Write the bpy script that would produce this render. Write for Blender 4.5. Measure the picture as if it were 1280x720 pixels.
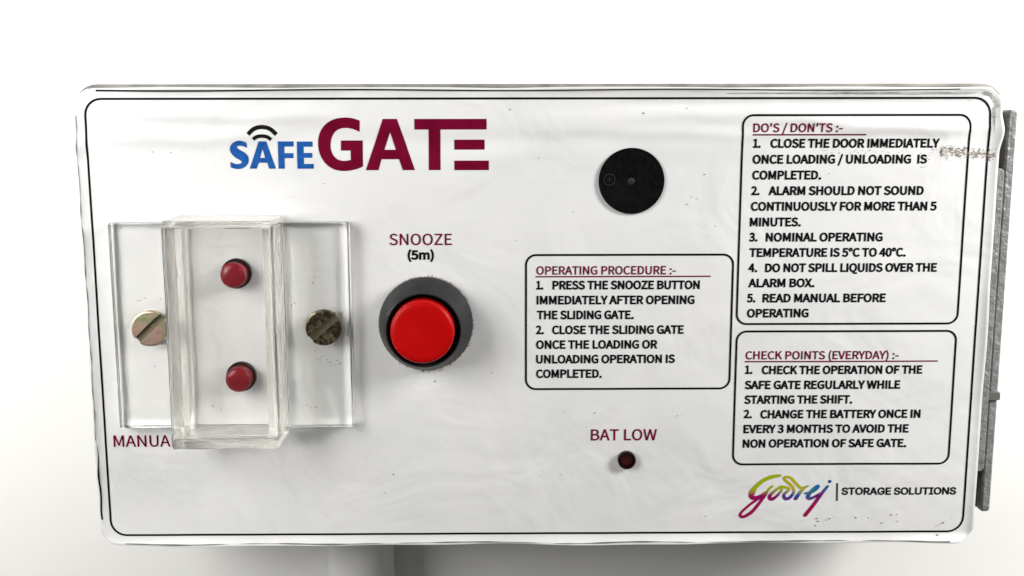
import bpy, bmesh, math, random
from mathutils import Vector, Matrix
from mathutils.geometry import tessellate_polygon

# ------------------------------------------------------------------ scene, camera, light
sc = bpy.context.scene
for o in list(bpy.data.objects):
    bpy.data.objects.remove(o)
COL = sc.collection
sc.render.engine = 'CYCLES'
sc.cycles.use_denoising = True
sc.cycles.max_bounces = 24
sc.cycles.transmission_bounces = 20
sc.cycles.transparent_max_bounces = 16
sc.cycles.glossy_bounces = 8
sc.cycles.caustics_refractive = True
sc.cycles.caustics_reflective = True
sc.cycles.blur_glossy = 0.0
sc.cycles.sample_clamp_indirect = 0
sc.cycles.sample_clamp_direct = 0
sc.view_settings.view_transform = 'Standard'
sc.view_settings.look = 'None'
sc.view_settings.exposure = 0.0
sc.view_settings.gamma = 1.0


def V(x, y, h=0.0):
    """Panel millimetres (x right, y down, h out of the panel) to metres."""
    return Vector((x * .001, -h * .001, -y * .001))


cam = bpy.data.cameras.new('camera')
camo = bpy.data.objects.new('camera', cam)
COL.objects.link(camo)
cam.sensor_width = 36.0
cam.lens = 38.306
cam.clip_start = .01
cam.clip_end = 20
R = ((0.999959, 0.0013548, -0.0089486), (-0.0027538, 0.9873974, -0.1582363), (0.0086214, 0.1582544, 0.9873607))
right, down, fwd = [Vector((r[0], r[2], -r[1])) for r in R]
m = Matrix((right, -down, -fwd)).transposed().to_4x4()
m.translation = V(-7.568, -43.349, 224.278)
camo.matrix_world = m
sc.camera = camo

world = bpy.data.worlds.new('World')
sc.world = world
world.use_nodes = True
bg = world.node_tree.nodes['Background']
bg.inputs[0].default_value = (1, .985, .96, 1)
bg.inputs[1].default_value = .10


def area(name, loc, target, sx, sy, power, color=(1, .985, .955)):
    l = bpy.data.lights.new(name, 'AREA')
    l.shape = 'RECTANGLE'
    l.size, l.size_y = sx, sy
    l.energy = power
    l.color = color
    o = bpy.data.objects.new(name, l)
    COL.objects.link(o)
    o.location = loc
    o.rotation_euler = (Vector(target) - Vector(loc)).to_track_quat('-Z', 'Y').to_euler()
    return o


KEYS = [
    ('left_lamp', (-.28, -.19, .115), (-.26, 0, .105), .24, .22, 1.6),
    ('right_lamp', (.37, -.17, .19), (.37, 0, .19), .24, .18, 5.4),
]
for k in KEYS:
    area(*k)


# ------------------------------------------------------------------ materials
def mat(name, color, rough=.5, metal=0.0, spec=.5, coat=0.0, coat_rough=.1, trans=0.0, ior=1.45, sss=0.0):
    mt = bpy.data.materials.new(name)
    mt.use_nodes = True
    b = mt.node_tree.nodes['Principled BSDF']
    b.inputs['Base Color'].default_value = (*color, 1)
    b.inputs['Roughness'].default_value = rough
    b.inputs['Metallic'].default_value = metal
    b.inputs['Specular IOR Level'].default_value = spec
    b.inputs['Coat Weight'].default_value = coat
    b.inputs['Coat Roughness'].default_value = coat_rough
    b.inputs['Transmission Weight'].default_value = trans
    b.inputs['IOR'].default_value = ior
    return mt


def nodes(mt):
    nt = mt.node_tree
    return nt, nt.nodes['Principled BSDF']


def add_noise(mt, scale, lo, hi, detail=5, mix=None, vec_scale=None, rough_amt=0, bump=0, bump_scale=None, bump_dist=.0001):
    """Vary base colour between lo and hi with noise in object space, and roughen the surface."""
    nt, b = nodes(mt)
    tc = nt.nodes.new('ShaderNodeTexCoord')
    mp = nt.nodes.new('ShaderNodeMapping')
    if vec_scale:
        mp.inputs['Scale'].default_value = vec_scale
    nt.links.new(tc.outputs['Object'], mp.inputs['Vector'])
    n = nt.nodes.new('ShaderNodeTexNoise')
    n.inputs['Scale'].default_value = scale
    n.inputs['Detail'].default_value = detail
    nt.links.new(mp.outputs[0], n.inputs['Vector'])
    r = nt.nodes.new('ShaderNodeValToRGB')
    r.color_ramp.elements[0].position = .35
    r.color_ramp.elements[1].position = .65
    r.color_ramp.elements[0].color = (*lo, 1)
    r.color_ramp.elements[1].color = (*hi, 1)
    nt.links.new(n.outputs['Fac'], r.inputs['Fac'])
    nt.links.new(r.outputs[0], b.inputs['Base Color'])
    if bump:
        n2 = nt.nodes.new('ShaderNodeTexNoise')
        n2.inputs['Scale'].default_value = bump_scale or scale
        n2.inputs['Detail'].default_value = 4
        nt.links.new(mp.outputs[0], n2.inputs['Vector'])
        bp_ = nt.nodes.new('ShaderNodeBump')
        bp_.inputs['Strength'].default_value = bump
        bp_.inputs['Distance'].default_value = bump_dist
        nt.links.new(n2.outputs['Fac'], bp_.inputs['Height'])
        nt.links.new(bp_.outputs[0], b.inputs['Normal'])
    return mt


M = {}
M['wall'] = add_noise(mat('wall_paint', (.9, .9, .88), .6), 9, (.88, .88, .86), (.92, .92, .90), bump=.25, bump_scale=60, bump_dist=.0006)
M['label'] = add_noise(mat('label_film', (.74, .745, .75), .38, spec=.45), 45, (.70, .705, .71), (.74, .742, .745), bump=.4, bump_scale=120, bump_dist=.0004)
_nt, _b = nodes(M['label'])          # a second, slower waviness of the stuck-on film
_tc = _nt.nodes.new('ShaderNodeTexCoord')
_n = _nt.nodes.new('ShaderNodeTexNoise')
_n.inputs['Scale'].default_value = 42
_n.inputs['Detail'].default_value = 3
_n.inputs['Distortion'].default_value = .8
_bp = _nt.nodes.new('ShaderNodeBump')
_bp.inputs['Strength'].default_value = .9
_bp.inputs['Distance'].default_value = .0011
_old = [n for n in _nt.nodes if n.type == 'BUMP' and n != _bp][0]
_nt.links.new(_tc.outputs['Object'], _n.inputs['Vector'])
_nt.links.new(_n.outputs['Fac'], _bp.inputs['Height'])
_nt.links.new(_bp.outputs[0], _old.inputs['Normal'])
M['black'] = add_noise(mat('black_ink', (.004, .004, .0045), .65, spec=.02), 900, (.003, .003, .0035), (.008, .008, .009))
M['crimson'] = add_noise(mat('crimson_ink', (.14, .001, .021), .6, spec=.04), 300, (.125, .001, .018), (.16, .002, .026))
M['blue'] = add_noise(mat('blue_ink', (.012, .085, .32), .6, spec=.05), 700, (.009, .072, .28), (.016, .10, .36))
M['icon'] = mat('icon_ink', (.010, .008, .007), .6, spec=.03)
M['hammer'] = add_noise(mat('grey_hammertone_paint', (.25, .25, .25), .38, metal=.1, spec=.4), 600, (.20, .202, .20), (.27, .272, .27), bump=.9, bump_scale=800, bump_dist=.0005)
M['steel_edge'] = add_noise(mat('box_edge_paint', (.22, .21, .20), .42), 160, (.15, .145, .135), (.28, .27, .25), bump=.4, bump_scale=300, bump_dist=.0002)
M['acrylic'] = mat('clear_acrylic', (1, 1, .992), .0, trans=1.0, ior=1.49)
M['bezel'] = add_noise(mat('bezel_plastic', (.05, .05, .052), .36, spec=.2), 700, (.018, .018, .019), (.024, .024, .026), bump=.15, bump_scale=1500, bump_dist=.0001)
M['bore'] = mat('bore_and_gap_shade', (.006, .006, .006), .6)  # black of the button bore, also the painted shade behind the hinge
M['red'] = add_noise(mat('red_plastic', (.46, .001, .0015), .36, spec=.22), 120, (.43, .0008, .001), (.50, .0015, .002), bump=.08, bump_scale=900, bump_dist=.0001)
M['lens'] = mat('red_lens', (.20, .006, .013), .2, spec=.35)
M['lens_dark'] = mat('dark_red_lens', (.05, .004, .006), .12, spec=.6, coat=.5, coat_rough=.05)
M['collar'] = mat('led_collar', (.012, .002, .003), .4, spec=.2)
M['buzzer'] = add_noise(mat('buzzer_plastic', (.004, .004, .0045), .6, spec=.04), 800, (.003, .003, .0035), (.006, .006, .0065))
M['mark_and_hole_glint'] = mat('mark_and_hole_glint', (.022, .022, .022), .4)  # grey of the polarity mark and of the painted highlight in the hole
M['pvc'] = add_noise(mat('white_pvc', (.8, .8, .78), .35), 30, (.76, .76, .74), (.83, .83, .81))
M['dirt'] = add_noise(mat('brown_dirt', (.16, .13, .095), .9), 800, (.08, .064, .045), (.25, .205, .15))
M['speck'] = mat('grey_speck', (.12, .12, .11), .8)
M['glue'] = add_noise(mat('rust_ring', (.35, .24, .12), .8), 500, (.20, .11, .045), (.52, .40, .24))


def screw_mat(name, lo, mid, hi, sc_=190):
    mt = mat(name, mid, .32, metal=.85)
    nt, b = nodes(mt)
    add_noise(mt, sc_, lo, hi, detail=6, bump=.5, bump_scale=1200, bump_dist=.00015)
    r = [n for n in nt.nodes if n.type == 'VALTORGB'][0]
    e = r.color_ramp.elements.new(.5)
    e.color = (*mid, 1)
    return mt


M['zinc'] = screw_mat('iridescent_zinc', (.27, .36, .17), (.50, .38, .28), (.68, .24, .34))
M['tarnish'] = screw_mat('tarnished_zinc', (.045, .034, .019), (.11, .083, .048), (.27, .22, .135), 1300)
M['bright_slot'] = mat('bright_screw_slot', (.22, .20, .13), .35, metal=.7)
M['frosted'] = mat('saw_cut_acrylic', (1, .985, .955), .16, trans=.9, ior=1.49)
_nt, _b = nodes(M['frosted'])
_tc = _nt.nodes.new('ShaderNodeTexCoord')
_n = _nt.nodes.new('ShaderNodeTexNoise')
_n.inputs['Scale'].default_value = 330
_bp = _nt.nodes.new('ShaderNodeBump')
_bp.inputs['Strength'].default_value = .35
_bp.inputs['Distance'].default_value = .0003
_nt.links.new(_tc.outputs['Object'], _n.inputs['Vector'])
_nt.links.new(_n.outputs['Fac'], _bp.inputs['Height'])
_nt.links.new(_bp.outputs[0], _b.inputs['Normal'])
M['worn'] = add_noise(mat('worn_grey_film', (.34, .34, .33), .4), 220, (.22, .22, .21), (.5, .5, .49))
M['pale_dirt'] = add_noise(mat('tan_dirt', (.42, .34, .25), .9), 700, (.30, .23, .16), (.5, .42, .33))
M['slot'] = mat('screw_slot', (.16, .14, .09), .45, metal=.6)


def logo_mat():
    """Printed rainbow lettering: lime above, yellow and blue in the middle, magenta below."""
    mt = mat('rainbow_ink', (.3, .3, .02), .6, spec=.05)
    nt, b = nodes(mt)
    tc = nt.nodes.new('ShaderNodeTexCoord')
    sp = nt.nodes.new('ShaderNodeSeparateXYZ')
    nt.links.new(tc.outputs['Object'], sp.inputs[0])

    def ramp(sock, lo, hi, stops):
        mr = nt.nodes.new('ShaderNodeMapRange')
        mr.inputs['From Min'].default_value = lo
        mr.inputs['From Max'].default_value = hi
        nt.links.new(sock, mr.inputs['Value'])
        r = nt.nodes.new('ShaderNodeValToRGB')
        el = r.color_ramp.elements
        el[0].position, el[0].color = stops[0][0], (*stops[0][1], 1)
        el[1].position, el[1].color = stops[-1][0], (*stops[-1][1], 1)
        for p, c in stops[1:-1]:
            e = el.new(p)
            e.color = (*c, 1)
        nt.links.new(mr.outputs[0], r.inputs['Fac'])
        return r
    lime, yel, teal, blue, mag = (.30, .36, .006), (.46, .36, .004), (.02, .20, .20), (.008, .12, .38), (.30, .005, .07)
    cx = ramp(sp.outputs['X'], .0435, .063, [(0, lime), (.42, lime), (.58, yel), (.70, (.35, .36, .02)), (.78, teal), (.86, blue), (1, (.01, .05, .16))])
    low = ramp(sp.outputs['X'], .0435, .063, [(0, mag), (.36, (.22, .004, .10)), (.52, (.03, .03, .25)), (.75, (.01, .08, .32)), (.84, (.10, .01, .12)), (1, mag)])
    f1 = ramp(sp.outputs['Z'], -.0380, -.0366, [(0, (1, 1, 1)), (1, (0, 0, 0))])
    f2 = ramp(sp.outputs['Z'], -.0398, -.0383, [(0, (1, 1, 1)), (1, (0, 0, 0))])
    m1 = nt.nodes.new('ShaderNodeMixRGB')
    nt.links.new(f1.outputs[0], m1.inputs[0])
    nt.links.new(cx.outputs[0], m1.inputs[1])
    nt.links.new(low.outputs[0], m1.inputs[2])
    m2 = nt.nodes.new('ShaderNodeMixRGB')
    nt.links.new(f2.outputs[0], m2.inputs[0])
    nt.links.new(m1.outputs[0], m2.inputs[1])
    m2.inputs[2].default_value = (*mag, 1)
    nt.links.new(m2.outputs[0], b.inputs['Base Color'])
    return mt


M['logo'] = logo_mat()


# ------------------------------------------------------------------ helpers
def obj(name, me, material, parent=None, smooth=False):
    if isinstance(me, bmesh.types.BMesh):
        bm = me
        bmesh.ops.recalc_face_normals(bm, faces=bm.faces)
        me = bpy.data.meshes.new(name)
        bm.to_mesh(me)
        bm.free()
    me.materials.append(M[material])
    o = bpy.data.objects.new(name, me)
    COL.objects.link(o)
    o.parent = parent
    if smooth:
        for p in me.polygons:
            p.use_smooth = True
        if smooth is True:
            me.set_sharp_from_angle(angle=math.radians(32))
    return o


def tag(o, label=None, category=None, group=None, kind=None):
    for k, v in (('label', label), ('category', category), ('group', group), ('kind', kind)):
        if v:
            o[k] = v
    return o


def empty(name, loc=(0, 0, 0)):
    o = bpy.data.objects.new(name, None)
    o.empty_display_size = .01
    o.location = loc
    COL.objects.link(o)
    return o


def smoothst(a, b, x):
    t = min(1, max(0, (x - a) / (b - a)))
    return t * t * (3 - 2 * t)


HW, HH, RC = 94.1, 48.35, 4.2


def crease(x, y, y0, amp, width, x0, x1, wob, ph):
    yc = y0 + wob * math.sin(x * .09 + ph) + .4 * wob * math.sin(x * .31 + 2 * ph)
    e = smoothst(x0, x0 + 14, x) * (1 - smoothst(x1 - 14, x1, x))
    d = (y - yc) / width
    return 1.5 * amp * e * math.exp(-d * d)


CREASES = [(-43.2, .30, 1.5, -92, -35, .5, .4), (-39.0, .32, 1.6, -96, -48, .6, 2.0), (-38.0, -.22, 2.2, -60, 5, .5, 3.1),
           (-42.6, .28, 1.8, -8, 70, .5, 1.1), (-39.6, .24, 1.5, -8, 92, .4, 4.0), (-45.2, -.20, 1.0, 10, 96, .2, 5.0),
           (-41.0, .30, 1.3, 38, 97, .6, .2), (-36.0, .12, 2.5, -20, 60, .6, 2.2)]


def Hh(x, y):
    """Height of the wrinkled label film above the panel, in millimetres."""
    h = 0.0
    for c in CREASES:
        if abs(y - c[0]) < 8:
            h += crease(x, y, *c)
    h += .05 * math.sin(x * .11 + 1.3 * math.sin(y * .07)) * math.sin(y * .13 + .6) + .025 * math.sin(x * .33 + y * .21)
    dx, dy = HW - abs(x), HH - abs(y)
    d = min(dx, dy)
    if d < 2.2:
        t = 1 - max(d, -.3) / 2.2
        w = .55 + .2 * math.sin(x * .08 + y * .13) + .12 * math.sin(x * .23)
        if dy < dx and y > 0:
            w *= 1.7
        h += w * t * t
    # dents of the film on the right and left edges
    h += .5 * math.exp(-((x - 94) / 2.4) ** 2 - ((y + 39.5) / 2.6) ** 2) + .5 * math.exp(-((x + 94) / 2.4) ** 2 - ((y + 37) / 1.6) ** 2)
    return h


def edge_wave(x, y):
    """How far the cut edge of the film wanders in and out."""
    return .22 * math.sin(x * .07 + .5) * (abs(y) > HH - 3) + (.16 * math.sin(y * .13 + 1) - .7 * math.exp(-((y + 39.5) / 3) ** 2) * (x > 0)) * (abs(x) > HW - 3)


def rounded_box(name, x0, x1, y0, y1, h0, h1, bev, material, parent, segs=2):
    bm = bmesh.new()
    vs = [bm.verts.new(V(x, y, h)) for h in (h0, h1) for (x, y) in ((x0, y0), (x1, y0), (x1, y1), (x0, y1))]
    for f in ((0, 1, 2, 3), (7, 6, 5, 4), (0, 4, 5, 1), (1, 5, 6, 2), (2, 6, 7, 3), (3, 7, 4, 0)):
        bm.faces.new([vs[i] for i in f])
    bmesh.ops.recalc_face_normals(bm, faces=bm.faces)
    if bev:
        bmesh.ops.bevel(bm, geom=list(bm.edges), offset=bev * .001, segments=segs, profile=.5, affect='EDGES')
    return obj(name, bm, material, parent)


def round_rect(x0, x1, y0, y1, r, n=8, step=None):
    pts = []
    for cx, cy, a0 in ((x1 - r, y0 + r, -90), (x1 - r, y1 - r, 0), (x0 + r, y1 - r, 90), (x0 + r, y0 + r, 180)):
        for i in range(n + 1):
            a = math.radians(a0 + 90 * i / n)
            pts.append((cx + r * math.cos(a), cy + r * math.sin(a)))
    if step:
        out = []
        for i, p in enumerate(pts):
            q = pts[(i + 1) % len(pts)]
            L = math.dist(p, q)
            k = max(1, int(L / step))
            out += [(p[0] + (q[0] - p[0]) * j / k, p[1] + (q[1] - p[1]) * j / k) for j in range(k)]
        pts = out
    return pts


def prism(name, loops, material, parent, smooth=False, hole=None, cap=True):
    """Skin between closed loops [(points, h), ...] from back to front, capped at both ends."""
    bm = bmesh.new()
    rings = [[bm.verts.new(V(x, y, h)) for x, y in pts] for pts, h in loops]
    n = len(rings[0])
    for a, b in zip(rings, rings[1:]):
        for i in range(n):
            bm.faces.new((a[i], a[(i + 1) % n], b[(i + 1) % n], b[i]))
    if cap:
        bm.faces.new(rings[0][::-1])
        bm.faces.new(rings[-1])
    return obj(name, bm, material, parent, smooth)


def circle(cx, cy, r, n=64, jit=0, seed=0):
    rnd = random.Random(seed)
    return [(cx + (r + jit * rnd.uniform(-1, 1)) * math.cos(2 * math.pi * i / n), cy + (r + jit * rnd.uniform(-1, 1)) * math.sin(2 * math.pi * i / n)) for i in range(n)]


def lathe(name, cx, cy, prof, material, parent, n=72, close=True):
    """Turn a profile [(radius, h), ...] about the panel normal at (cx, cy)."""
    bm = bmesh.new()
    rings = []
    for r, h in prof:
        if r < 1e-6:
            rings.append([bm.verts.new(V(cx, cy, h))])
        else:
            rings.append([bm.verts.new(V(x, y, h)) for x, y in circle(cx, cy, r, n)])
    for a, b in zip(rings, rings[1:]):
        if len(a) == 1 and len(b) == 1:
            continue
        for i in range(n):
            j = (i + 1) % n
            if len(a) == 1:
                bm.faces.new((a[0], b[j], b[i]))
            elif len(b) == 1:
                bm.faces.new((a[i], a[j], b[0]))
            else:
                bm.faces.new((a[i], a[j], b[j], b[i]))
    return obj(name, bm, material, parent, True)


LIFT = .07     # printed ink and film lie this far (mm) proud of the label


class Flat:
    """Collects flat printed shapes that follow the label's surface."""
    def __init__(s, lift=LIFT, base=Hh):
        s.v, s.f, s.lift, s.base, s.k = [], [], lift, base, 0

    def poly(s, loops):
        loops = [l for l in loops if len(l) > 2]
        flat = [p for l in loops for p in l]
        tri = tessellate_polygon([[Vector((p[0], p[1], 0)) for p in l] for l in loops])
        o = len(s.v)
        s.k += 1
        dz = s.lift + .003 * (s.k % 4)
        s.v += [(x, y, dz) for x, y in flat]
        s.f += [tuple(o + i for i in t) for t in tri]

    def ribbon(s, pts, w, closed=False, widths=None):
        n = len(pts)
        o = len(s.v)
        s.k += 1
        dz = s.lift + .003 * (s.k % 4)
        for i, p in enumerate(pts):
            a = pts[(i - 1) % n] if closed or i else p
            b = pts[(i + 1) % n] if closed or i < n - 1 else p
            dx, dy = b[0] - a[0], b[1] - a[1]
            L = math.hypot(dx, dy) or 1
            ww = (widths[i] if widths else w) / 2
            for sgn in (1, -1):
                x, y = p[0] - dy / L * ww * sgn, p[1] + dx / L * ww * sgn
                s.v.append((x, y, dz))
        for i in range(n if closed else n - 1):
            j = (i + 1) % n
            s.f.append((o + 2 * i, o + 2 * j, o + 2 * j + 1, o + 2 * i + 1))

    def build(s, name, material, parent, kind=None):
        bm = bmesh.new()
        vs = [bm.verts.new((x, y, dz)) for x, y, dz in s.v]
        for t in s.f:
            try:
                bm.faces.new([vs[i] for i in t])
            except ValueError:
                pass
        for k in range(4):      # fine enough to lie on the wrinkles
            es = [e for e in bm.edges if e.calc_length() > 1.1]
            if not es:
                break
            bmesh.ops.subdivide_edges(bm, edges=es, cuts=1)
            bmesh.ops.triangulate(bm, faces=[q for q in bm.faces if len(q.verts) > 3])
        for v in bm.verts:
            v.co = V(v.co.x, v.co.y, s.base(v.co.x, v.co.y) + v.co.z)
        for q in bm.faces:
            q.normal_update()
            if q.normal.y > 0:
                q.normal_flip()
        me = bpy.data.meshes.new(name)
        bm.to_mesh(me)
        bm.free()
        o = obj(name, me, material, parent)
        if kind:
            o['kind'] = kind
        return o


def spline(pts, k=6):
    """Catmull-Rom through the points."""
    out = []
    n = len(pts)
    for i in range(n - 1):
        p0, p1, p2, p3 = pts[max(0, i - 1)], pts[i], pts[i + 1], pts[min(n - 1, i + 2)]
        for j in range(k):
            t = j / k
            out.append(tuple(.5 * (2 * p1[a] + (p2[a] - p0[a]) * t + (2 * p0[a] - 5 * p1[a] + 4 * p2[a] - p3[a]) * t * t
                                   + (3 * p1[a] - p0[a] - 3 * p2[a] + p3[a]) * t ** 3) for a in (0, 1)))
    out.append(pts[-1])
    return out


def capsule_stroke(fl, pts, w, widths=None):
    """A brush stroke with round ends."""
    p = spline(pts)
    ws = None
    if widths:
        ws = [widths[min(len(widths) - 1, int(i / (len(p) - 1) * (len(widths) - 1)))] * (1 - (i / (len(p) - 1) * (len(widths) - 1)) % 1)
              + widths[min(len(widths) - 1, int(i / (len(p) - 1) * (len(widths) - 1)) + 1)] * ((i / (len(p) - 1) * (len(widths) - 1)) % 1) for i in range(len(p))]
    fl.ribbon(p, w, widths=ws)
    for q, ww in ((p[0], ws[0] if ws else w), (p[-1], ws[-1] if ws else w)):
        fl.poly([circle(q[0], q[1], ww / 2, 14)])


# outlines of the printed capitals: advance | loops of points
GA = {
    "'": '97|39,169 58,169 64,234 65,270 32,270 32,234',
    '(': '118|84,-69 103,-60 84,-21 70,21 62,64 59,109 62,153 70,197 84,238 103,277 84,286 62,246 46,204 36,158 32,109 36,59 46,14 62,-29',
    ')': '118|35,-69 56,-29 72,14 83,59 86,109 83,158 72,204 56,246 35,286 15,277 34,238 49,197 57,153 60,109 57,64 49,21 34,-21 15,-60',
    '-': '122|16,86 106,86 106,110 16,110',
    '.': '97|49,-5 58,-3 65,2 70,10 72,20 70,30 65,37 58,42 49,44 40,42 32,37 27,30 26,20 27,10 32,2 40,-3',
    '/': '137|4,-63 27,-63 132,278 109,278',
    '0': '195|97,-5 130,4 156,29 172,70 177,129 172,187 156,229 130,253 97,261 64,253 39,229 23,187 18,129 23,70 39,29 64,4|97,21 77,28 62,47 52,81 48,129 52,177 62,211 77,230 97,236 117,230 133,211 143,177 146,129 143,81 133,47 117,28',
    '1': '194|31,0 172,0 172,27 120,27 120,257 96,257 85,251 72,246 58,242 42,238 42,218 88,218 88,27 31,27',
    '2': '195|15,0 177,0 177,28 106,28 96,27 85,27 74,26 64,25 105,67 137,108 157,147 165,186 159,217 144,241 121,256 90,261 67,259 47,251 30,239 14,224 33,206 44,217 57,227 71,233 86,235 107,231 121,221 130,205 133,185 126,150 104,112 68,68 15,19',
    '3': '194|92,-5 124,0 151,15 168,38 175,69 170,93 159,112 142,125 120,134 120,136 139,145 153,158 163,176 166,197 160,224 145,244 121,257 91,261 70,259 52,253 35,243 20,231 37,210 48,221 61,228 75,233 90,235 108,232 122,224 130,211 133,195 130,175 118,160 96,149 62,146 62,121 100,117 125,107 138,91 142,70 138,50 128,35 111,25 90,22 70,24 53,31 39,40 27,51 10,31 24,17 42,6 65,-2',
    '4': '194|119,0 149,0 149,71 183,71 183,96 149,96 149,257 114,257 7,92 7,71 119,71|119,96 40,96 99,184 119,222 121,222 119,175',
    '5': '194|92,-5 123,1 150,18 169,46 176,83 170,120 153,146 128,160 98,165 87,165 78,163 69,159 60,155 67,229 163,229 163,257 39,257 30,137 47,126 58,133 68,137 78,140 90,141 112,137 129,126 139,107 143,83 139,57 127,38 110,26 89,22 68,24 51,31 37,40 26,50 9,29 24,17 42,6 64,-2',
    '7': '195|69,0 103,0 108,69 119,127 141,182 178,237 178,257 17,257 17,229 142,229 110,178 88,125 75,67',
    ':': '97|49,137 58,138 65,143 70,151 72,161 70,171 65,179 58,184 49,186 40,184 32,179 27,171 26,161 27,151 32,143 40,138|49,-5 58,-3 65,2 70,10 72,20 70,30 65,37 58,42 49,44 40,42 32,37 27,30 26,20 27,10 32,2 40,-3',
    'A': '213|1,0 34,0 59,78 153,78 177,0 211,0 124,257 88,257|67,104 79,144 86,165 93,187 99,208 105,230 106,230 113,208 119,187 125,165 132,144 145,104',
    'B': '230|35,0 117,0 156,5 187,19 207,42 214,75 210,99 200,117 183,129 162,137 162,138 178,147 190,159 197,176 200,194 193,223 175,242 147,253 111,257 35,257|68,148 68,231 107,231 134,229 153,222 164,209 168,190 164,172 153,159 134,151 106,148|68,26 68,123 112,123 142,120 164,111 178,97 182,76 178,54 164,38 142,29 112,26',
    'C': '223|132,-5 155,-2 176,5 195,17 211,32 193,53 180,41 166,32 151,26 133,24 100,31 75,52 59,85 54,129 59,172 76,205 101,226 134,233 150,231 164,226 176,219 187,209 204,230 192,242 175,252 156,259 134,261 89,252 53,226 29,184 20,128 29,72 52,31 88,4',
    'D': '241|35,0 101,0 152,9 190,34 212,75 220,129 212,184 189,224 152,248 99,257 35,257|68,27 68,230 97,230 136,224 165,204 181,172 187,129 181,86 165,54 136,34 97,27',
    'E': '207|35,0 187,0 187,28 68,28 68,121 165,121 165,149 68,149 68,229 183,229 183,257 35,257',
    'F': '194|35,0 68,0 68,115 166,115 166,143 68,143 68,229 183,229 183,257 35,257',
    'G': '241|136,-5 161,-2 182,4 201,13 215,25 215,133 131,133 131,106 186,106 186,39 177,33 165,28 153,25 139,24 103,31 76,52 59,85 54,129 60,172 77,205 104,226 139,233 157,231 171,226 184,218 194,209 212,230 199,241 183,251 162,258 138,261 91,252 54,226 29,184 20,128 29,72 53,31 90,4',
    'H': '255|35,0 68,0 68,121 187,121 187,0 220,0 220,257 187,257 187,149 68,149 68,257 35,257',
    'I': '103|35,0 68,0 68,257 35,257',
    'K': '227|35,0 68,0 68,81 112,134 189,0 225,0 132,159 213,257 176,257 68,128 68,257 35,257',
    'L': '190|35,0 180,0 180,28 68,28 68,257 35,257',
    'M': '285|35,0 64,0 64,142 64,160 63,180 62,200 60,218 62,218 82,159 131,26 153,26 201,159 222,218 223,218 222,200 220,180 219,160 219,142 219,0 249,0 249,257 210,257 161,119 143,66 142,66 123,119 74,257 35,257',
    'N': '254|35,0 66,0 66,135 65,155 64,175 63,195 62,215 63,215 91,162 185,0 218,0 218,257 187,257 187,123 187,103 188,82 190,62 192,42 190,42 162,95 68,257 35,257',
    'O': '260|130,-5 174,5 209,31 231,74 239,129 231,185 209,226 174,252 130,261 86,252 51,226 28,185 20,129 28,74 51,31 86,5|130,24 98,31 74,52 59,86 54,129 59,172 74,205 98,226 130,233 161,226 185,205 201,172 206,129 201,86 185,52 161,31',
    'P': '222|35,0 68,0 68,102 110,102 148,107 178,121 198,146 204,181 198,217 178,240 148,253 109,257 35,257|68,129 68,230 104,230 134,228 155,220 168,205 172,181 168,158 156,141 135,132 106,129',
    'Q': '260|130,22 98,30 74,51 59,85 54,129 59,172 74,205 98,226 130,233 161,226 185,205 201,172 206,129 201,85 185,51 161,30|208,-64 219,-64 230,-63 238,-61 245,-58 239,-34 233,-35 227,-36 220,-37 212,-37 192,-35 174,-29 160,-18 149,-3 186,11 215,39 233,79 239,129 231,185 209,226 174,252 130,261 86,252 51,226 28,185 20,129 27,78 46,38 76,10 114,-4 128,-28 149,-47 176,-60',
    'R': '222|68,135 68,230 111,230 137,228 157,220 169,206 173,185 169,163 157,147 137,138 111,135|176,0 213,0 147,112 171,122 189,137 201,158 205,185 199,219 180,241 152,253 116,257 35,257 35,0 68,0 68,109 114,109',
    'S': '209|106,-5 143,1 170,17 188,40 194,68 190,93 178,112 162,126 141,137 104,153 89,159 75,168 65,180 62,196 65,211 75,223 90,230 110,233 127,231 142,226 156,219 168,209 185,230 170,242 152,252 132,259 110,261 77,256 52,242 35,221 29,193 34,169 46,150 63,137 81,127 118,111 135,103 148,94 157,82 161,65 157,48 146,35 130,27 107,24 87,26 68,33 51,43 36,56 17,33 35,18 56,6 80,-2',
    'T': '209|89,0 121,0 121,229 199,229 199,257 11,257 11,229 89,229',
    'U': '253|126,-5 163,1 192,20 211,54 218,106 218,257 187,257 187,105 183,66 170,41 150,28 126,24 103,28 84,41 71,66 67,105 67,257 34,257 34,106 41,54 61,20 90,1',
    'V': '202|82,0 120,0 201,257 168,257 127,118 121,96 115,75 109,55 102,33 101,33 76,118 34,257 0,257',
    'W': '308|63,0 102,0 140,155 153,213 154,213 167,155 206,0 245,0 298,257 267,257 239,117 225,34 223,34 205,117 169,257 140,257 104,117 86,34 85,34 69,117 42,257 9,257',
    'X': '201|6,0 40,0 77,69 98,111 99,111 121,69 159,0 195,0 120,131 190,257 156,257 121,191 103,153 102,153 82,191 47,257 11,257 81,133',
    'Y': '186|77,0 109,0 109,99 186,257 153,257 120,184 94,128 92,128 67,184 34,257 0,257 77,99',
    'Z': '211|18,0 195,0 195,28 57,28 193,237 193,257 30,257 30,229 153,229 18,20',
    'm': '324|32,0 64,0 64,138 77,151 89,160 101,165 112,167 128,164 139,155 145,139 147,116 147,0 179,0 179,138 192,151 204,160 216,165 227,167 243,164 254,155 260,139 263,116 263,0 294,0 294,120 291,152 280,176 262,190 237,195 220,192 204,185 189,173 174,159 167,174 156,185 141,192 121,195 105,193 90,186 75,175 62,162 58,190 32,190',
    '°': '130|65,168 84,172 99,182 110,197 114,218 110,238 99,254 84,264 65,268 46,264 31,254 20,238 16,218 20,197 31,182 46,172|65,186 53,188 44,195 38,205 35,218 38,231 44,241 53,248 65,250 77,248 86,241 92,231 95,218 92,205 86,195 77,188',
}
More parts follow.
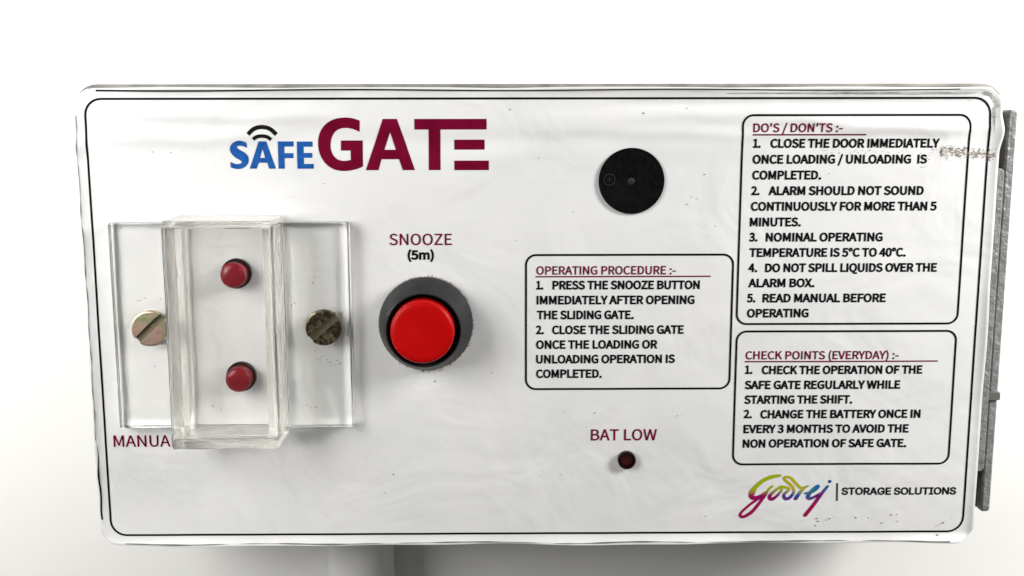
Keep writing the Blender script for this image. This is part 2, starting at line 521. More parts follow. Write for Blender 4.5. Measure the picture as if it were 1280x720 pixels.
GB = {
    'A': '480|16,0 201,509 276,509 463,0 395,0 287,302 264,372 232,478 245,478 213,371 191,302 85,0|110,142 110,199 370,199 370,142',
    'E': '419|60,0 60,509 372,509 372,452 125,452 125,286 355,286 355,229 125,229 125,57 375,57 375,0',
    'G': '520|269,-7 236,-5 205,1 176,11 149,25 125,43 104,64 85,88 69,116 57,146 47,179 42,215 40,254 42,293 47,329 57,362 69,393 85,421 103,445 125,466 149,484 175,498 203,508 233,514 265,516 285,515 304,513 322,509 340,504 358,497 374,489 389,480 403,469 416,458 429,445 439,431 449,416 458,401 465,384 470,367 474,349 408,349 404,361 399,372 393,383 387,393 380,403 373,411 365,420 356,427 347,434 337,439 326,444 315,448 304,452 291,454 279,455 265,456 243,454 222,450 202,443 183,432 166,419 150,404 137,385 125,364 116,340 109,314 105,285 103,254 105,223 109,194 116,168 125,145 137,124 151,105 166,90 184,76 203,66 224,59 246,54 269,53 290,54 309,57 328,63 345,71 360,81 374,93 386,107 396,123 404,141 410,160 414,180 415,202 434,199 283,199 283,256 478,256 478,200 476,170 471,141 463,115 451,91 436,69 419,50 399,33 377,19 352,8 326,0 298,-5',
    'I': '301|31,0 31,57 118,57 118,452 31,452 31,509 269,509 269,452 183,452 183,57 269,57 269,0',
    'L': '393|60,0 60,509 125,509 125,57 361,57 361,0',
    'N': '523|60,0 60,509 136,509 343,183 363,151 388,107 414,55 405,54 401,108 399,157 399,195 399,509 463,509 463,0 387,0 202,290 177,331 148,381 108,452 119,454 122,384 124,328 125,291 125,0',
    'O': '533|267,-7 235,-5 205,1 177,11 150,25 126,42 105,63 86,88 70,115 57,146 48,179 42,215 40,254 42,293 48,329 57,362 70,393 86,421 105,445 126,466 150,484 177,498 205,508 235,514 267,516 299,514 329,508 357,498 384,484 408,466 429,445 448,421 464,393 477,362 486,329 491,293 493,254 491,215 486,179 477,146 464,115 448,88 429,63 408,42 384,25 357,11 329,1 299,-5|267,53 289,54 310,59 330,66 349,76 367,89 383,105 396,123 408,144 418,168 425,194 429,223 430,254 429,286 425,314 418,341 408,365 396,386 383,404 367,420 349,433 330,443 310,450 289,454 267,456 245,454 223,450 203,443 184,433 167,420 151,404 137,385 125,364 116,340 109,314 105,285 103,254 105,223 109,194 116,168 125,144 137,123 151,105 167,89 184,76 203,66 223,59 245,54',
    'R': '449|60,0 60,509 236,509 264,507 290,504 313,497 333,489 351,478 367,465 380,450 390,433 399,415 405,395 408,374 409,352 408,330 405,309 399,290 390,271 380,255 367,240 351,228 333,217 312,209 289,203 264,199 236,198 125,198 125,0|125,255 234,255 252,256 269,258 284,262 298,267 309,273 319,281 327,290 334,300 339,312 342,324 344,338 345,352 344,367 342,380 339,393 334,405 327,415 319,425 309,433 298,440 284,445 269,449 252,451 233,452 125,452|353,0 232,197 303,197 428,0',
    'S': '446|224,-9 197,-8 172,-4 149,1 128,9 108,19 91,31 76,45 64,60 54,77 46,96 41,115 38,137 104,137 107,123 110,110 116,98 123,88 132,79 142,71 154,64 166,59 180,55 194,52 209,50 224,49 241,50 257,52 272,55 286,60 299,66 311,74 321,82 329,92 336,102 341,114 345,126 346,139 345,151 342,161 338,171 332,179 325,186 316,193 307,199 296,205 284,209 272,214 259,218 245,222 184,239 154,249 128,260 105,274 86,289 71,307 60,326 54,348 52,372 53,393 58,413 65,431 75,448 87,463 102,476 119,488 138,498 158,506 180,511 203,514 227,516 252,514 275,511 296,505 316,498 334,488 351,476 365,463 377,449 387,433 394,415 399,397 401,378 337,378 334,396 326,412 316,426 302,437 286,447 267,453 247,457 225,459 209,458 194,456 180,452 167,448 156,442 145,435 136,427 129,418 123,409 118,398 116,387 115,376 116,363 119,352 124,342 131,334 139,326 148,319 158,313 169,308 180,304 191,300 202,296 212,293 264,279 276,276 287,272 299,268 312,264 324,258 336,252 347,245 359,238 369,229 379,220 387,209 395,198 401,185 405,171 407,155 408,139 407,118 403,99 396,81 386,64 374,48 360,34 343,21 323,11 302,2 278,-4 252,-8',
    'T': '448|32,452 32,509 417,509 417,452 257,452 257,0 193,0 193,452',
    'U': '517|259,-8 230,-7 203,-2 177,5 154,15 133,28 114,43 98,60 85,80 74,101 66,124 62,148 60,173 60,509 124,509 124,178 125,160 128,144 133,128 141,113 150,99 160,87 173,77 187,68 203,61 220,56 239,53 259,52 279,53 298,56 315,61 331,68 345,77 357,87 368,99 377,113 384,128 389,144 392,160 393,178 393,509 457,509 457,173 456,148 451,124 443,101 433,80 419,60 403,43 384,28 363,15 340,5 315,-2 288,-7',
}
CAPB = 509


def unpack(s):
    a = s.split('|')
    return int(a[0]), [[tuple(int(c) for c in p.split(',')) for p in l.split()] for l in a[1:]]


def write(fl, text, x0, x1, yb, cap, bold=0.0, font=GA, capu=257, count=None):
    """Set a line of capitals between x0 and x1 on the baseline yb."""
    G = {c: unpack(font[c]) for c in set(text) if c != ' '}
    pen, place = 0, []
    for c in text:
        if c == ' ':
            pen += 80 * capu / 257
            continue
        place.append((c, pen))
        pen += G[c][0]
    ref = place if count is None else place[:count]
    lo = min(p[0] for p in G[ref[0][0]][1][0]) + ref[0][1]
    hi = max(p[0] for l in G[ref[-1][0]][1] for p in l) + ref[-1][1]
    sx, sy = (x1 - x0 - 2 * bold) / (hi - lo), (cap - 2 * bold) / capu
    for c, px in place:
        loops = []
        big = max(G[c][1], key=lambda l: abs(sum(l[i - 1][0] * l[i][1] - l[i][0] * l[i - 1][1] for i in range(len(l)))))
        sgn = 1 if sum(big[i - 1][0] * big[i][1] - big[i][0] * big[i - 1][1] for i in range(len(big))) > 0 else -1
        groups = []
        for l in G[c][1]:
            a = sgn * sum(l[i - 1][0] * l[i][1] - l[i][0] * l[i - 1][1] for i in range(len(l)))
            pts = [(x0 + bold + (px + p[0] - lo) * sx, (p[1] * sy)) for p in l]
            raw = pts
            if bold > 0:       # heavy print: ink the outline with a broad pen
                for i in range(len(raw)):
                    (ax, ay), (bx, by) = raw[i - 1], raw[i]
                    L = math.hypot(bx - ax, by - ay)
                    if L < 1e-6:
                        continue
                    ux, uy = (bx - ax) / L * .7 * bold, (by - ay) / L * .7 * bold
                    fl.ribbon([(ax - ux, yb - bold - ay + uy), (bx + ux, yb - bold - by - uy)], 2 * bold)
            pts = [(x, yb - bold - y) for x, y in pts]
            if a > 0:
                groups.append([pts])
            else:
                loops.append(pts)
        for l in loops:
            cx, cy = sum(p[0] for p in l) / len(l), sum(p[1] for p in l) / len(l)
            best = [g for g in groups if min(p[0] for p in g[0]) < min(p[0] for p in l) and max(p[0] for p in l) < max(p[0] for p in g[0])
                    and min(p[1] for p in g[0]) < min(p[1] for p in l) and max(p[1] for p in l) < max(p[1] for p in g[0])]
            (best or groups)[0].append(l)
        for g in groups:
            fl.poly(g)


# ------------------------------------------------------------------ the setting
WALL_H = -36.0
bm = bmesh.new()
bmesh.ops.create_grid(bm, x_segments=2, y_segments=2, size=1.5)
for v in bm.verts:
    v.co = Vector((v.co.x, -WALL_H * .001, v.co.y))
wall = obj('wall', bm, 'wall')
tag(wall, kind='structure')

pipe = lathe('conduit_pipe', 0, 0, [(8.0, 0), (8.0, 600), (6.6, 600), (6.6, 0)], 'pvc', None, 64)
pipe.matrix_world = Matrix.Translation(V(-42.1, 30, -26.9)) @ Matrix.Rotation(math.radians(-90), 4, 'X')
pipe.rotation_euler = (math.radians(90), 0, 0)
tag(pipe, 'white plastic pipe running down the white wall out of the shadow under the alarm box', 'pipe')

# ------------------------------------------------------------------ the alarm box
box = empty('alarm_box', V(0, 48.9, -35.8))
tag(box, 'white gate alarm box with a printed front label, red snooze button and clear acrylic cover', 'alarm box')
INV = Matrix.Translation(V(0, 48.9, -35.8)).inverted()

ho = [(round_rect(-93.4, 93.9, -48.0, 48.0, 3.6), -35.7), (round_rect(-93.4, 93.9, -48.0, 48.0, 3.6), -4),
      (round_rect(-94.2, 94.9, -49.1, 48.6, 4.4), -3.6), (round_rect(-94.35, 95.0, -49.3, 48.7, 4.5), -1.2), (round_rect(-93.9, 94.5, -48.8, 48.2, 4.2), -.5)]
housing = prism('housing', ho, 'steel_edge', box)

# wrinkled label film
NX, NY = 400, 210
verts, faces = [], []


def spread(i, n, half, r):
    u = -1 + 2 * i / n
    return u * half


for j in range(NY + 1):
    for i in range(NX + 1):
        x, y = spread(i, NX, HW, RC), spread(j, NY, HH, RC)
        ax, ay = abs(x) - (HW - RC), abs(y) - (HH - RC)
        if ax > 0 and ay > 0:
            a, b = ax / RC, ay / RC
            a, b = a * math.sqrt(1 - b * b / 2), b * math.sqrt(1 - a * a / 2)
            x, y = math.copysign(HW - RC + a * RC, x), math.copysign(HH - RC + b * RC, y)
        ex = edge_wave(x, y)
        wx = smoothst(3, 0, HW - abs(x)) * ex if abs(x) > HW - 3 else 0
        wy = smoothst(3, 0, HH - abs(y)) * ex if abs(y) > HH - 3 else 0
        X, Y = x + math.copysign(wx, x), y + math.copysign(wy, y)
        verts.append(V(X, Y, Hh(x, y)))
for j in range(NY):
    for i in range(NX):
        a = j * (NX + 1) + i
        faces.append((a, a + NX + 1, a + NX + 2, a + 1))
me = bpy.data.meshes.new('front_label')
me.from_pydata(verts, [], faces)
label = obj('front_label', me, 'label', box, True)
sol = label.modifiers.new('thickness', 'SOLIDIFY')
sol.thickness = .0002
sol.offset = -1 if me.polygons[0].normal.y < 0 else 1

# printed border and cut lines
f = Flat()
f.ribbon(round_rect(-92.0, 92.0, -46.35, 46.3, 3.3, 8, 1.0), .42, True)
f.build('border_line', 'black', label)
f = Flat()
n = 150
f.ribbon([(-89.5 + 176 * i / n, -48.02 + .12 * math.sin(i * .11)) for i in range(n)], .3, widths=[.34 - .16 * (i / n) for i in range(n)])
f.build('cut_line', 'black', label)
f = Flat()
f.ribbon([(-93.72 + .10 * math.sin(i * .2) + .7 * max(0, i / 60 - .85), 26 + 17 * i / 60) for i in range(60)], .26, widths=[.05 + .28 * min(1, i / 25) for i in range(60)])
f.build('cut_line', 'black', label)

f = Flat()
f.ribbon([(-93.86 + .06 * math.sin(i * .3), -43 + 68 * i / 120) for i in range(121)], .1, widths=[.12 + .07 * math.sin(i * .7) * math.sin(i * .13) for i in range(121)])
f.build('cut_line', 'speck', label)
f = Flat()
f.ribbon([(-89 + 178 * i / 160, 48.12 + .10 * math.sin(i * .17)) for i in range(161)], .12, widths=[.13 + .09 * math.sin(i * .21) + .05 * math.sin(i * .83) for i in range(161)])  # grey line paints the film's bottom edge together with its shadow
f.build('cut_line', 'speck', label)
rnd = random.Random(21)
f = Flat(.085)
f.ribbon([(38 + 51 * i / 120, -47.35 + .02 * math.sin(i * .3)) for i in range(121)], 1, widths=[max(.03, (.15 + .55 * (i / 120)) * (1 - (i / 120) ** 12) * rnd.uniform(.75, 1.1)) for i in range(121)])
f.ribbon([(92.75 + rnd.uniform(-.05, .05), -44.5 + 5 * i / 30) for i in range(31)], 1, widths=[rnd.uniform(.3, .9) * (1 - i / 30) + .05 for i in range(31)])
f.ribbon([(90.2 + 3.0 * math.sin(a * .0157), -44.4 - 3.0 * math.cos(a * .0157)) for a in range(0, 101, 5)], 1, widths=[rnd.uniform(.35, .8) for a in range(0, 101, 5)])
f.build('worn_edge', 'worn', label)

# instruction panels
for nm, (x0, x1, y0, y1) in (('procedure_frame', (-2.7, 40.4, -14.33, 14.25)), ('advice_frame', (41.5, 88.0, -42.93, .38)), ('checklist_frame', (41.65, 88.0, 1.97, 31.0))):
    f = Flat()
    f.ribbon(round_rect(x0, x1, y0, y1, 2.1, 8, 1.0), .42, True)
    f.build(nm, 'black', label)

HEAD, BODY = 1.78, 1.86
BOLD = .098
f = Flat()
write(f, 'OPERATING PROCEDURE :-', -.55, 28.5, -10.2, HEAD, .05)
f.ribbon([(-.69 + 36.5 * i / 40, -9.78) for i in range(41)], .27)
f.build('procedure_heading', 'crimson', label)
f = Flat()
for s, x0, x1, y in (('1.', -.55, .9, -7.06), ('PRESS THE SNOOZE BUTTON', 2.82, 33.57, -7.06), ('IMMEDIATELY AFTER OPENING', -.5, 32.56, -3.9), ('THE SLIDING GATE.', -.42, 19.87, -.75),
                     ('2.', -.58, 1.05, 2.42), ('CLOSE THE SLIDING GATE', 2.78, 30.45, 2.44), ('ONCE THE LOADING OR', -.58, 24.95, 5.58), ('UNLOADING OPERATION IS', -.57, 28.74, 8.72), ('COMPLETED.', -.56, 13.31, 11.86)):
    write(f, s, x0, x1, y, BODY, BOLD)
f.build('procedure_text', 'black', label)

f = Flat()
write(f, "DO'S / DON'TS :-", 43.61, 61.79, -39.5, HEAD, .05)
f.ribbon([(43.54 + 23.2 * i / 30, -38.98) for i in range(31)], .27)
f.build('advice_heading', 'crimson', label)
f = Flat()
for s, x0, x1, y in (('1.', 43.71, 45.25, -36.32), ('CLOSE THE DOOR IMMEDIATELY', 47.26, 81.95, -36.3), ('ONCE LOADING / UNLOADING  IS', 43.72, 79.6, -33.06), ('COMPLETED.', 43.77, 57.98, -29.83),
                     ('2.', 43.69, 45.4, -26.64), ('ALARM SHOULD NOT SOUND', 47.28, 79.31, -26.62), ('CONTINUOUSLY FOR MORE THAN 5', 43.7, 82.2, -23.4), ('MINUTES.', 43.61, 54.17, -20.17),
                     ('3.', 43.6, 45.3, -17.03), ('NOMINAL OPERATING', 47.02, 71.33, -17.01), ('TEMPERATURE IS 5°C TO 40°C.', 43.72, 76.33, -13.8), ('4.', 43.63, 45.45, -10.62), ('DO NOT SPILL LIQUIDS OVER THE', 47.1, 83.03, -10.6),
                     ('ALARM BOX.', 43.73, 57.57, -7.41), ('5.', 43.54, 45.3, -4.23), ('READ MANUAL BEFORE', 47.03, 72.68, -4.2), ('OPERATING', 43.64, 56.6, -1.0)):
    write(f, s, x0, x1, y, BODY, BOLD)
f.build('advice_text', 'black', label)

f = Flat()
write(f, 'CHECK POINTS (EVERYDAY) :-', 43.65, 76.04, 8.0, HEAD, .05)
f.ribbon([(43.53 + 40.9 * i / 40, 8.47) for i in range(41)], .27)
f.build('checklist_heading', 'crimson', label)
f = Flat()
for s, x0, x1, y in (('1.', 43.65, 45.2, 11.15), ('CHECK THE OPERATION OF THE', 47.18, 81.27, 11.22), ('SAFE GATE REGULARLY WHILE', 43.71, 76.74, 14.46), ('STARTING THE SHIFT.', 43.71, 66.67, 17.66),
                     ('2.', 43.66, 45.4, 20.8), ('CHANGE THE BATTERY ONCE IN', 47.21, 81.42, 20.87), ('EVERY 3 MONTHS TO AVOID THE', 43.71, 79.06, 24.1), ('NON OPERATION OF SAFE GATE.', 43.66, 78.74, 27.32)):
    write(f, s, x0, x1, y, BODY, BOLD)
f.build('checklist_text', 'black', label)

f = Flat()
write(f, 'SNOOZE', -30.96, -18.02, -16.46, 2.36, .035)
f.build('snooze_text', 'crimson', label)
f = Flat()
write(f, '(5m)', -27.24, -21.79, -13.4, 2.0, .12)
f.build('duration_text', 'black', label)
f = Flat()
write(f, 'BAT LOW', 11.16, 25.23, 25.57, 2.46, .045)
f.build('battery_text', 'crimson', label)
f = Flat()
write(f, 'MANUAL', -90.33, -78.28, 26.56, 2.52, .045, count=5)
f.build('manual_text', 'crimson', label)
f = Flat()
write(f, 'STORAGE SOLUTIONS', 65.4, 90.1, 37.96, 1.66, .08, font=GB, capu=CAPB)
f.build('storage_text', 'black', label)
f = Flat()
f.poly([[(64.16, 35.3), (64.5, 35.3), (64.62, 39.3), (64.28, 39.3)]])
f.build('divider_bar', 'icon', label)

# lettering of the title
f = Flat()
f.poly([[(-59.19, -32.27), (-57.16, -37.80), (-55.65, -37.80), (-53.83, -32.26), (-55.23, -32.26), (-55.55, -33.47), (-57.29, -33.47), (-57.77, -32.26)], [(-56.44, -36.35), (-55.98, -34.46), (-57.0, -34.46)]])
f.poly([[(-53.29, -37.78), (-50.1, -37.78), (-50.1, -36.74), (-52.02, -36.74), (-52.02, -35.41), (-50.2, -35.41), (-50.2, -34.4), (-52.02, -34.4), (-52.02, -32.25), (-53.29, -32.25)]])
f.poly([[(-49.43, -37.75), (-46.25, -37.75), (-46.25, -36.7), (-48.09, -36.7), (-48.09, -35.44), (-46.36, -35.44), (-46.36, -34.47), (-48.09, -34.47), (-48.09, -33.22), (-46.1, -33.22), (-46.1, -32.25), (-49.43, -32.25)]])
S_OUT = [(-59.61, -37.53), (-60.3, -37.84), (-61.1, -37.95), (-61.95, -37.75), (-62.7, -37.18), (-63.08, -36.28), (-62.78, -35.29), (-61.95, -34.5), (-61.1, -33.98), (-60.76, -33.63), (-61.05, -33.32), (-61.78, -33.21), (-62.4, -33.36), (-63.08, -33.67)]
S_IN = [(-63.07, -32.55), (-62.1, -32.24), (-61.0, -32.24), (-59.95, -32.75), (-59.36, -33.7), (-59.42, -34.74), (-60.14, -35.55), (-61.0, -36.05), (-61.5, -36.42), (-61.6, -36.7), (-61.2, -36.92), (-60.5, -36.87), (-59.6, -36.5)]
f.poly([spline(S_OUT, 3) + spline(S_IN, 3)])
f.build('safe_lettering', 'blue', label)
f = Flat()
GO = [(-36.51, -41.95), (-38.0, -42.44), (-39.7, -42.57), (-41.6, -42.25), (-43.3, -41.35), (-44.5, -39.92), (-45.05, -38.3), (-45.09, -36.7), (-44.7, -35.0), (-43.7, -33.3), (-42.1, -32.15), (-40.2, -31.76), (-38.4, -31.9), (-37.0, -32.26), (-36.05, -32.69)]
GI = [(-38.5, -34.02), (-39.6, -33.82), (-40.86, -33.98), (-41.87, -34.69), (-42.45, -35.85), (-42.59, -37.16), (-42.3, -38.6), (-41.6, -39.7), (-40.55, -40.33), (-39.3, -40.48), (-38.0, -40.27), (-36.6, -39.71)]
f.poly([spline(GO, 3) + [(-36.03, -37.94), (-40.46, -37.94), (-40.5, -35.91), (-38.5, -35.91)] + spline(GI, 3)])
f.poly([[(-35.48, -31.92), (-31.83, -42.28), (-28.97, -42.28), (-25.45, -31.92), (-27.92, -31.92), (-28.65, -34.14), (-32.26, -34.14), (-32.9, -31.92)], [(-30.42, -39.67), (-29.29, -36.06), (-31.62, -36.06)]])
bar = [(-25.42 + 14.67 * i / 12, -42.26) for i in range(13)]
f.poly([bar + [(-10.75, -40.14), (-20.18, -40.14), (-20.22, -31.92), (-22.6, -31.92), (-22.55, -40.14), (-25.42, -40.14)]])
f.poly([[(-17.34, -38.07), (-11.18, -38.07), (-11.18, -36.06), (-17.34, -36.06)]])
f.poly([[(-17.37, -33.83), (-10.32, -33.83), (-10.32, -31.9), (-17.37, -31.9)]])
f.build('gate_lettering', 'crimson', label)
f = Flat()
f.ribbon(spline([(-59.2, -39.22), (-57.96, -40.32), (-56.37, -40.69), (-54.78, -40.32), (-53.5, -39.18)]), .84)
f.ribbon(spline([(-58.25, -38.2), (-57.45, -38.72), (-56.42, -38.87), (-55.4, -38.7), (-54.6, -38.14)]), .72)
f.build('signal_icon', 'icon', label)

# script logo
f = Flat()
capsule_stroke(f, [(51.9, 33.55), (50.0, 33.88), (48.28, 34.69), (46.85, 35.95), (46.05, 37.2), (45.95, 38.15), (46.5, 38.55), (47.7, 38.24), (49.07, 37.34)], .8, [.6, .85, .85, .9, 1.35, 1.2, .9, .75, .75])
capsule_stroke(f, [(49.1, 37.6), (47.41, 40.07), (45.98, 41.81), (44.45, 42.75), (43.65, 42.6), (43.85, 41.8), (45.31, 40.34), (47.19, 38.88), (48.91, 37.88)], .55, [.6, .7, .75, .7, .65, .55, .55, .6, .6])
capsule_stroke(f, [(48.92, 37.97), (49.57, 36.65), (50.33, 35.95)], .5)
capsule_stroke(f, [(52.18, 35.98), (50.98, 36.89), (50.0, 37.89), (49.85, 38.55), (50.4, 38.8), (51.3, 38.2), (52.38, 36.8), (52.26, 35.98)], .55, [.5, .6, .75, .8, .8, .6, .5, .5])
capsule_stroke(f, [(52.35, 35.98), (53.95, 36.5), (53.0, 37.72), (52.97, 38.4), (53.43, 38.75), (54.2, 38.5), (55.0, 37.36), (54.72, 36.08), (53.54, 34.98), (52.82, 34.2), (53.2, 33.82), (54.3, 34.1), (55.48, 35.36), (56.57, 36.3), (58.0, 35.92)], .55, [.5, .6, .6, .7, .75, .65, .6, .6, .6, .55, .5, .55, .6, .55, .4])
capsule_stroke(f, [(55.5, 38.7), (56.1, 37.73), (56.94, 36.64), (57.53, 36.19)], .7, [.85, .75, .7, .4])
capsule_stroke(f, [(57.5, 37.55), (59.2, 37.11), (60.3, 36.1), (59.89, 35.98), (58.7, 37.2), (58.1, 38.3), (58.5, 38.7), (59.3, 38.5), (60.6, 37.7)], .55, [.5, .6, .6, .6, .75, .85, .75, .6, .5])
capsule_stroke(f, [(62.3, 35.98), (60.85, 37.94), (59.37, 40.22), (57.7, 42.45)], .75, [.5, .75, .8, .85])
f.poly([circle(62.68, 34.93, .36, 16)])
f.build('script_logo', 'logo', label)


# ---- dirt on the film: small flecks with an outline of their own
def fleck(fl, x, y, r, rnd):
    n = rnd.randint(4, 7)
    st = rnd.uniform(.5, 1)
    a0 = rnd.uniform(0, 6.28)
    fl.poly([[(x + r * rnd.uniform(.6, 1.2) * math.cos(a0 + 6.283 * i / n), y + r * st * rnd.uniform(.6, 1.2) * math.sin(a0 + 6.283 * i / n)) for i in range(n)]])


rnd = random.Random(4)
for nm, mt, cnt, sz in (('dirt_smear', 'pale_dirt', 200, .09), ('dirt_smear', 'dirt', 380, .07)):
    f = Flat(.09 if mt == 'dirt' else .08)
    for i in range(cnt):
        t = rnd.random() ** 1.25
        cl = math.sin(t * 23) * .25 + math.sin(t * 51 + 1) * .2
        x = 82.2 + 11.3 * t
        y = -35.75 + 1.0 * t + cl * .6 + rnd.gauss(0, .62) * (1 - .3 * t)
        fleck(f, x, y, abs(rnd.gauss(0, sz)) + .04, rnd)
    for i in range(60):
        fleck(f, rnd.uniform(56, 82), -35.5 + rnd.gauss(0, .4), abs(rnd.gauss(.02, .05)) + .02, rnd)
    f.build(nm, mt, label, 'stuff')
f = Flat(.09)
for x, y in ((61, 43.6), (60, 43.2), (62.1, 43.5), (63.2, 43.2), (69, 43.0), (76.8, 42.6), (77.3, 42.3), (78, 43.9), (74.5, 44.5), (72, 43.2), (87.2, 44.5), (87.7, 44.3), (86.6, 45.0), (87, 47.0), (88.2, -46.0), (59.3, -31.0), (79.6, -33.9), (79.7, -34.6), (79.7, -32.4)):
    for k in range(3):
        fleck(f, x + rnd.gauss(0, .35), y + rnd.gauss(0, .18), abs(rnd.gauss(.03, .08)) + .03, rnd)
f.build('dirt_spots', 'dirt', label, 'stuff')
f = Flat(.09)
for x, y in ((-79.4, -36.0), (-78.9, -35.7), (-75.2, -37.1), (-74.2, -35.2), (-75, -35.6), (-79.5, -27.8), (-44.2, -29.5), (-50.7, -26.4), (31.2, -26.2), (30.5, -24.6), (32.7, -26), (36.5, -20.2), (-4.8, -17.4), (6.9, -23.3), (0, -34.3), (34, -31), (30.7, 20.1), (29.6, 20.3), (36.2, 42.6), (-33, 37), (-31, 33), (5, 33), (-22, 12.6), (-10, 10.8), (-12, -7), (12, 19.5), (-8, 28), (60, 45.0), (21, -43.5), (30, -44.2), (2, -42.3), (10, -45.2), (-6, -44.1)):
    fleck(f, x + rnd.gauss(0, .1), y + rnd.gauss(0, .1), abs(rnd.gauss(.08, .05)) + .05, rnd)
for k in range(90):
    fleck(f, rnd.uniform(-90, 90), rnd.uniform(-45, 45), abs(rnd.gauss(.02, .025)) + .025, rnd)
f.build('dust_specks', 'speck', label, 'stuff')

# ---- buzzer set into the panel
BX, BY = 18.94, -29.62
bz = lathe('buzzer', BX, BY, [(6.75, -.4), (6.75, .42), (6.68, .5), (6.4, .5), (6.3, .40), (.95, .40), (.9, .38), (.75, .22), (0, .2)], 'buzzer', box, 96)
f = Flat(.415, lambda x, y: 0)
f.ribbon(circle(BX - 4.55, BY - .3, 1.15, 32), .16, True)
f.ribbon([(BX - 5.05, BY - .3), (BX - 4.05, BY - .3)], .16)
f.ribbon([(BX - 4.55, BY - .8), (BX - 4.55, BY + .2)], .16)
f.build('polarity_mark', 'mark_and_hole_glint', bz)
lathe('sound_hole_glint', BX, BY, [(.72, .22), (.4, .32), (0, .36)], 'mark_and_hole_glint', bz, 32)  # paler cone paints the highlight inside the buzzer's dimple

# ---- snooze button
NX_, NY_ = -23.62, 0.0
btn = lathe('snooze_button', NX_, NY_, [(0, -.3), (9.8, -.3), (9.85, .5), (9.8, 1.2), (9.6, 1.6), (7.8, 7.7), (7.6, 8.0), (7.4, 7.95), (7.3, 7.5), (7.3, 2), (0, 2)], 'bezel', box, 128)
lathe('bore', NX_, NY_, [(7.26, 7.6), (7.24, 2.2), (0, 2.1)], 'bore', btn, 96)
lathe('button_cap', NX_ - .1, NY_, [(0, 2.3), (6.45, 2.3), (6.45, 9.2), (6.38, 9.6), (6.13, 9.95), (5.73, 10.12), (5.0, 10.14), (0, 10.02)], 'red', btn, 128)
# rust-brown residue round the button: ragged ring
f = Flat(.10)
rnd = random.Random(8)
for k in range(520):
    a = rnd.uniform(0, 6.283)
    big = .45 + .75 * max(0, math.sin(a + .2)) + .25 * max(0, math.cos(a + .9))
    r = 9.84 + abs(rnd.gauss(0, .2)) * big
    fleck(f, NX_ + r * math.cos(a), NY_ + r * math.sin(a), (abs(rnd.gauss(.06, .08)) + .04) * big, rnd)
f.build('residue_ring', 'glue', btn, 'stuff')


# ---- indicator lights
def led(cx, cy, r, h, lens, seed):
    o = lathe('indicator_light', cx, cy, [(r, -.3), (r, h * .8)] + [(r * math.cos(a * math.pi / 24) ** .6, h * .8 + h * .27 * math.sin(a * math.pi / 24)) for a in range(1, 12)] + [(0, h * 1.07)], lens, box, 64)
    lathe('collar', cx, cy, [(r + .04, -.2), (r + .5, -.2), (r + .5, 1.0), (r + .36, 1.2), (r + .04, 1.2), (r + .04, -.2)], 'collar', o, 64)
    return o


l1 = led(-62.42, -10.85, 2.62, 4.1, 'lens', 1)
l2 = led(-62.3, 10.95, 2.62, 4.1, 'lens', 2)
l3 = led(18.83, 29.78, 1.42, .55, 'lens_dark', 3)
l3['label'] = 'small dark red light under the words BAT LOW'

# ---- clear acrylic cover: two flanges and a raised channel
cover = rounded_box('protective_cover', -74.1, -52.8, -21.3, 21.2, 9.9, 12.5, .3, 'acrylic', box)   # front plate
cover['label'] = 'clear acrylic hat-shaped cover over two red lights'
rounded_box('end_wall', -74.1, -52.8, -22.75, -21.35, .25, 12.45, .3, 'frosted', cover)
rounded_box('end_wall', -74.1, -52.8, 21.25, 23.4, .25, 12.45, .35, 'frosted', cover)
rounded_box('side_wall', -74.1, -72.0, -21.3, 21.2, .25, 9.84, .12, 'frosted', cover)
rounded_box('side_wall', -54.9, -52.8, -21.3, 21.2, .25, 9.84, .12, 'frosted', cover)
rounded_box('flange', -87.75, -74.2, -21.45, 21.6, .25, 3.3, .22, 'acrylic', cover)
rounded_box('flange', -52.7, -39.2, -21.45, 21.6, .25, 3.3, .22, 'acrylic', cover)


# ---- slotted screws
def screw(cx, cy, ang, material, floor, r=3.7):
    """Pan head with a straight slot: two half heads joined by the slot floor, one mesh."""
    bm = bmesh.new()
    sw, h0, hs, h1 = .72, 3.36, 4.25, 5.1
    a0 = math.asin(sw / r)
    for sg in (1, -1):
        prev = None
        n = 28
        rings = []
        for rr, h in ((r - .05, h0), (r, h0 + .3), (r, h1 - .35), (r - .12, h1 - .1), (r - .35, h1)):
            a0r = math.asin(sw / rr)
            rings.append([(rr * math.cos(a0r + (math.pi - 2 * a0r) * i / n), sg * rr * math.sin(a0r + (math.pi - 2 * a0r) * i / n), h) for i in range(n + 1)])
        vr = [[bm.verts.new(p) for p in rg] for rg in rings]
        for a, b in zip(vr, vr[1:]):
            for i in range(n):
                bm.faces.new((a[i], a[i + 1], b[i + 1], b[i]))
        bm.faces.new(vr[-1])
        bm.faces.new([v for rg in vr for v in (rg[0],)] + [v for rg in reversed(vr) for v in (rg[-1],)])
    c, s = math.cos(ang), math.sin(ang)
    for v in bm.verts:
        x, y, h = v.co
        v.co = V(cx + x * c - y * s, cy + x * s + y * c, h)
    bmesh.ops.recalc_face_normals(bm, faces=bm.faces)
    o = obj('slotted_screw', bm, material, box)
    fl = bmesh.new()
    L = r - .12
    ps = [(-L, -sw + .01), (L, -sw + .01), (L, sw - .01), (-L, sw - .01)]
    vs = [fl.verts.new(V(cx + x * c - y * s, cy + x * s + y * c, h)) for h in (h0, hs) for x, y in ps]
    for q in ((0, 1, 2, 3), (7, 6, 5, 4), (0, 4, 5, 1), (1, 5, 6, 2), (2, 6, 7, 3), (3, 7, 4, 0)):
        fl.faces.new([vs[i] for i in q])
    obj('slot', fl, floor, o)
    return o


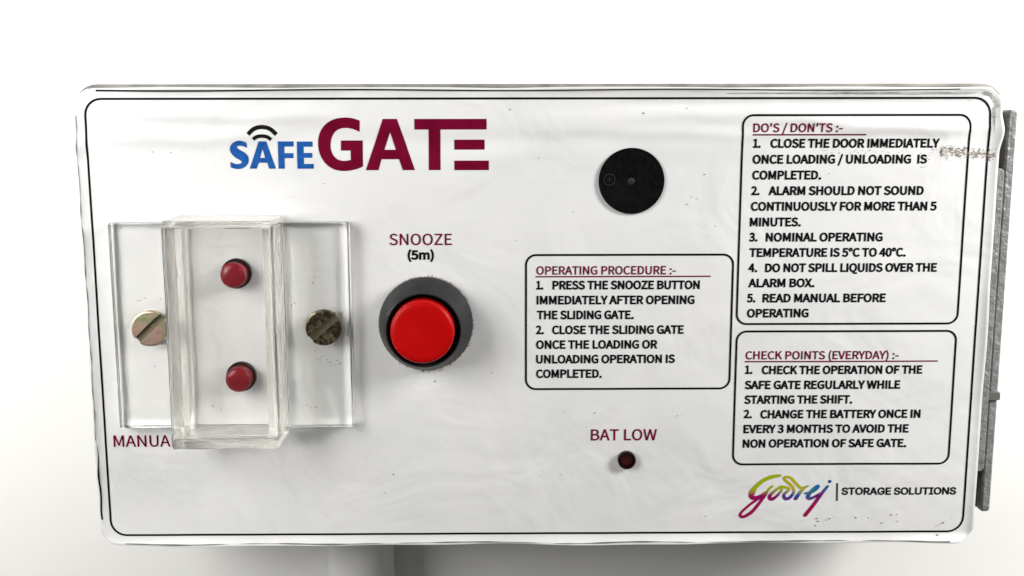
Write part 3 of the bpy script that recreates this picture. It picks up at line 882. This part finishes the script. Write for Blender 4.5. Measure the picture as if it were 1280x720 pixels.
s1 = screw(-79.85, 0.05, math.radians(-43), 'zinc', 'slot')
s1['label'] = 'shiny pink and green slotted screw'
s2 = screw(-44.3, 0.0, math.radians(-41), 'tarnish', 'bright_slot')
s2['label'] = 'dark tarnished slotted screw'

# specks on the acrylic
f = Flat(3.34, lambda x, y: 0)
rnd = random.Random(11)
for x, y in ((-46, 5), (-45, 6.3), (-44, 7), (-43.2, 7.4), (-42, 7.2), (-43.8, 7.9), (-42.6, 8.1), (-41, 7.8), (-45.6, 6.8), (-41.6, 8.2), (-45.8, 3.8), (-49.2, 13.6), (-48, 17), (-46.8, 17), (-46.4, -9), (-46, -10), (-82, -5.5), (-80.9, -6), (-83, 2), (-80, 8.2), (-84.6, -20.6), (-77.6, -5.4), (-50.5, -4.6)):
    for k in range(2):
        fleck(f, x + rnd.gauss(0, .25), y + rnd.gauss(0, .2), abs(rnd.gauss(.07, .05)) + .05, rnd)
f.build('dust_specks', 'speck', cover, 'stuff')
f = Flat(12.54, lambda x, y: 0)
for x, y in ((-64.6, -15.2), (-65.6, 14.3), (-64.7, 14.9), (-63.9, 15.1), (-58, 6), (-60.2, 17)):
    fleck(f, x, y, abs(rnd.gauss(.07, .04)) + .05, rnd)
f.build('dust_specks', 'speck', cover, 'stuff')

# ---- grey hammertone hinge on the right side
hinge = prism('hinge', [(round_rect(98.45, 100.5, -44.0, 44.25, .7), -9), (round_rect(98.45, 100.5, -44.0, 44.25, .7), -6.5), (round_rect(98.6, 100.45, -43.85, 44.1, .65), -6.1), (round_rect(98.9, 100.2, -43.5, 43.8, .5), -5.9)], 'hammer', box)
prism('leaf', [(round_rect(93.0, 98.15, -31.8, 34.6, 1.1), -7.5), (round_rect(93.0, 98.15, -31.8, 34.6, 1.1), -5.2), (round_rect(93.1, 97.9, -31.6, 34.4, 1.0), -4.9)], 'hammer', hinge)
prism('gap_shade', [(round_rect(92.9, 98.9, -43.6, 43.9, .4), -11), (round_rect(92.9, 98.9, -43.6, 43.9, .4), -8.6)], 'bore', hinge)  # near-black sheet added to paint the shade in the hinge gap
prism('knuckle', [(round_rect(98.0, 100.75, 16.7, 18.6, .3), -6.2), (round_rect(98.1, 100.7, 16.8, 18.5, .3), -5.3)], 'speck', hinge)

# ---- children of the box: keep their place now that the box's base has an origin of its own
for o in box.children:
    o.matrix_parent_inverse = INV
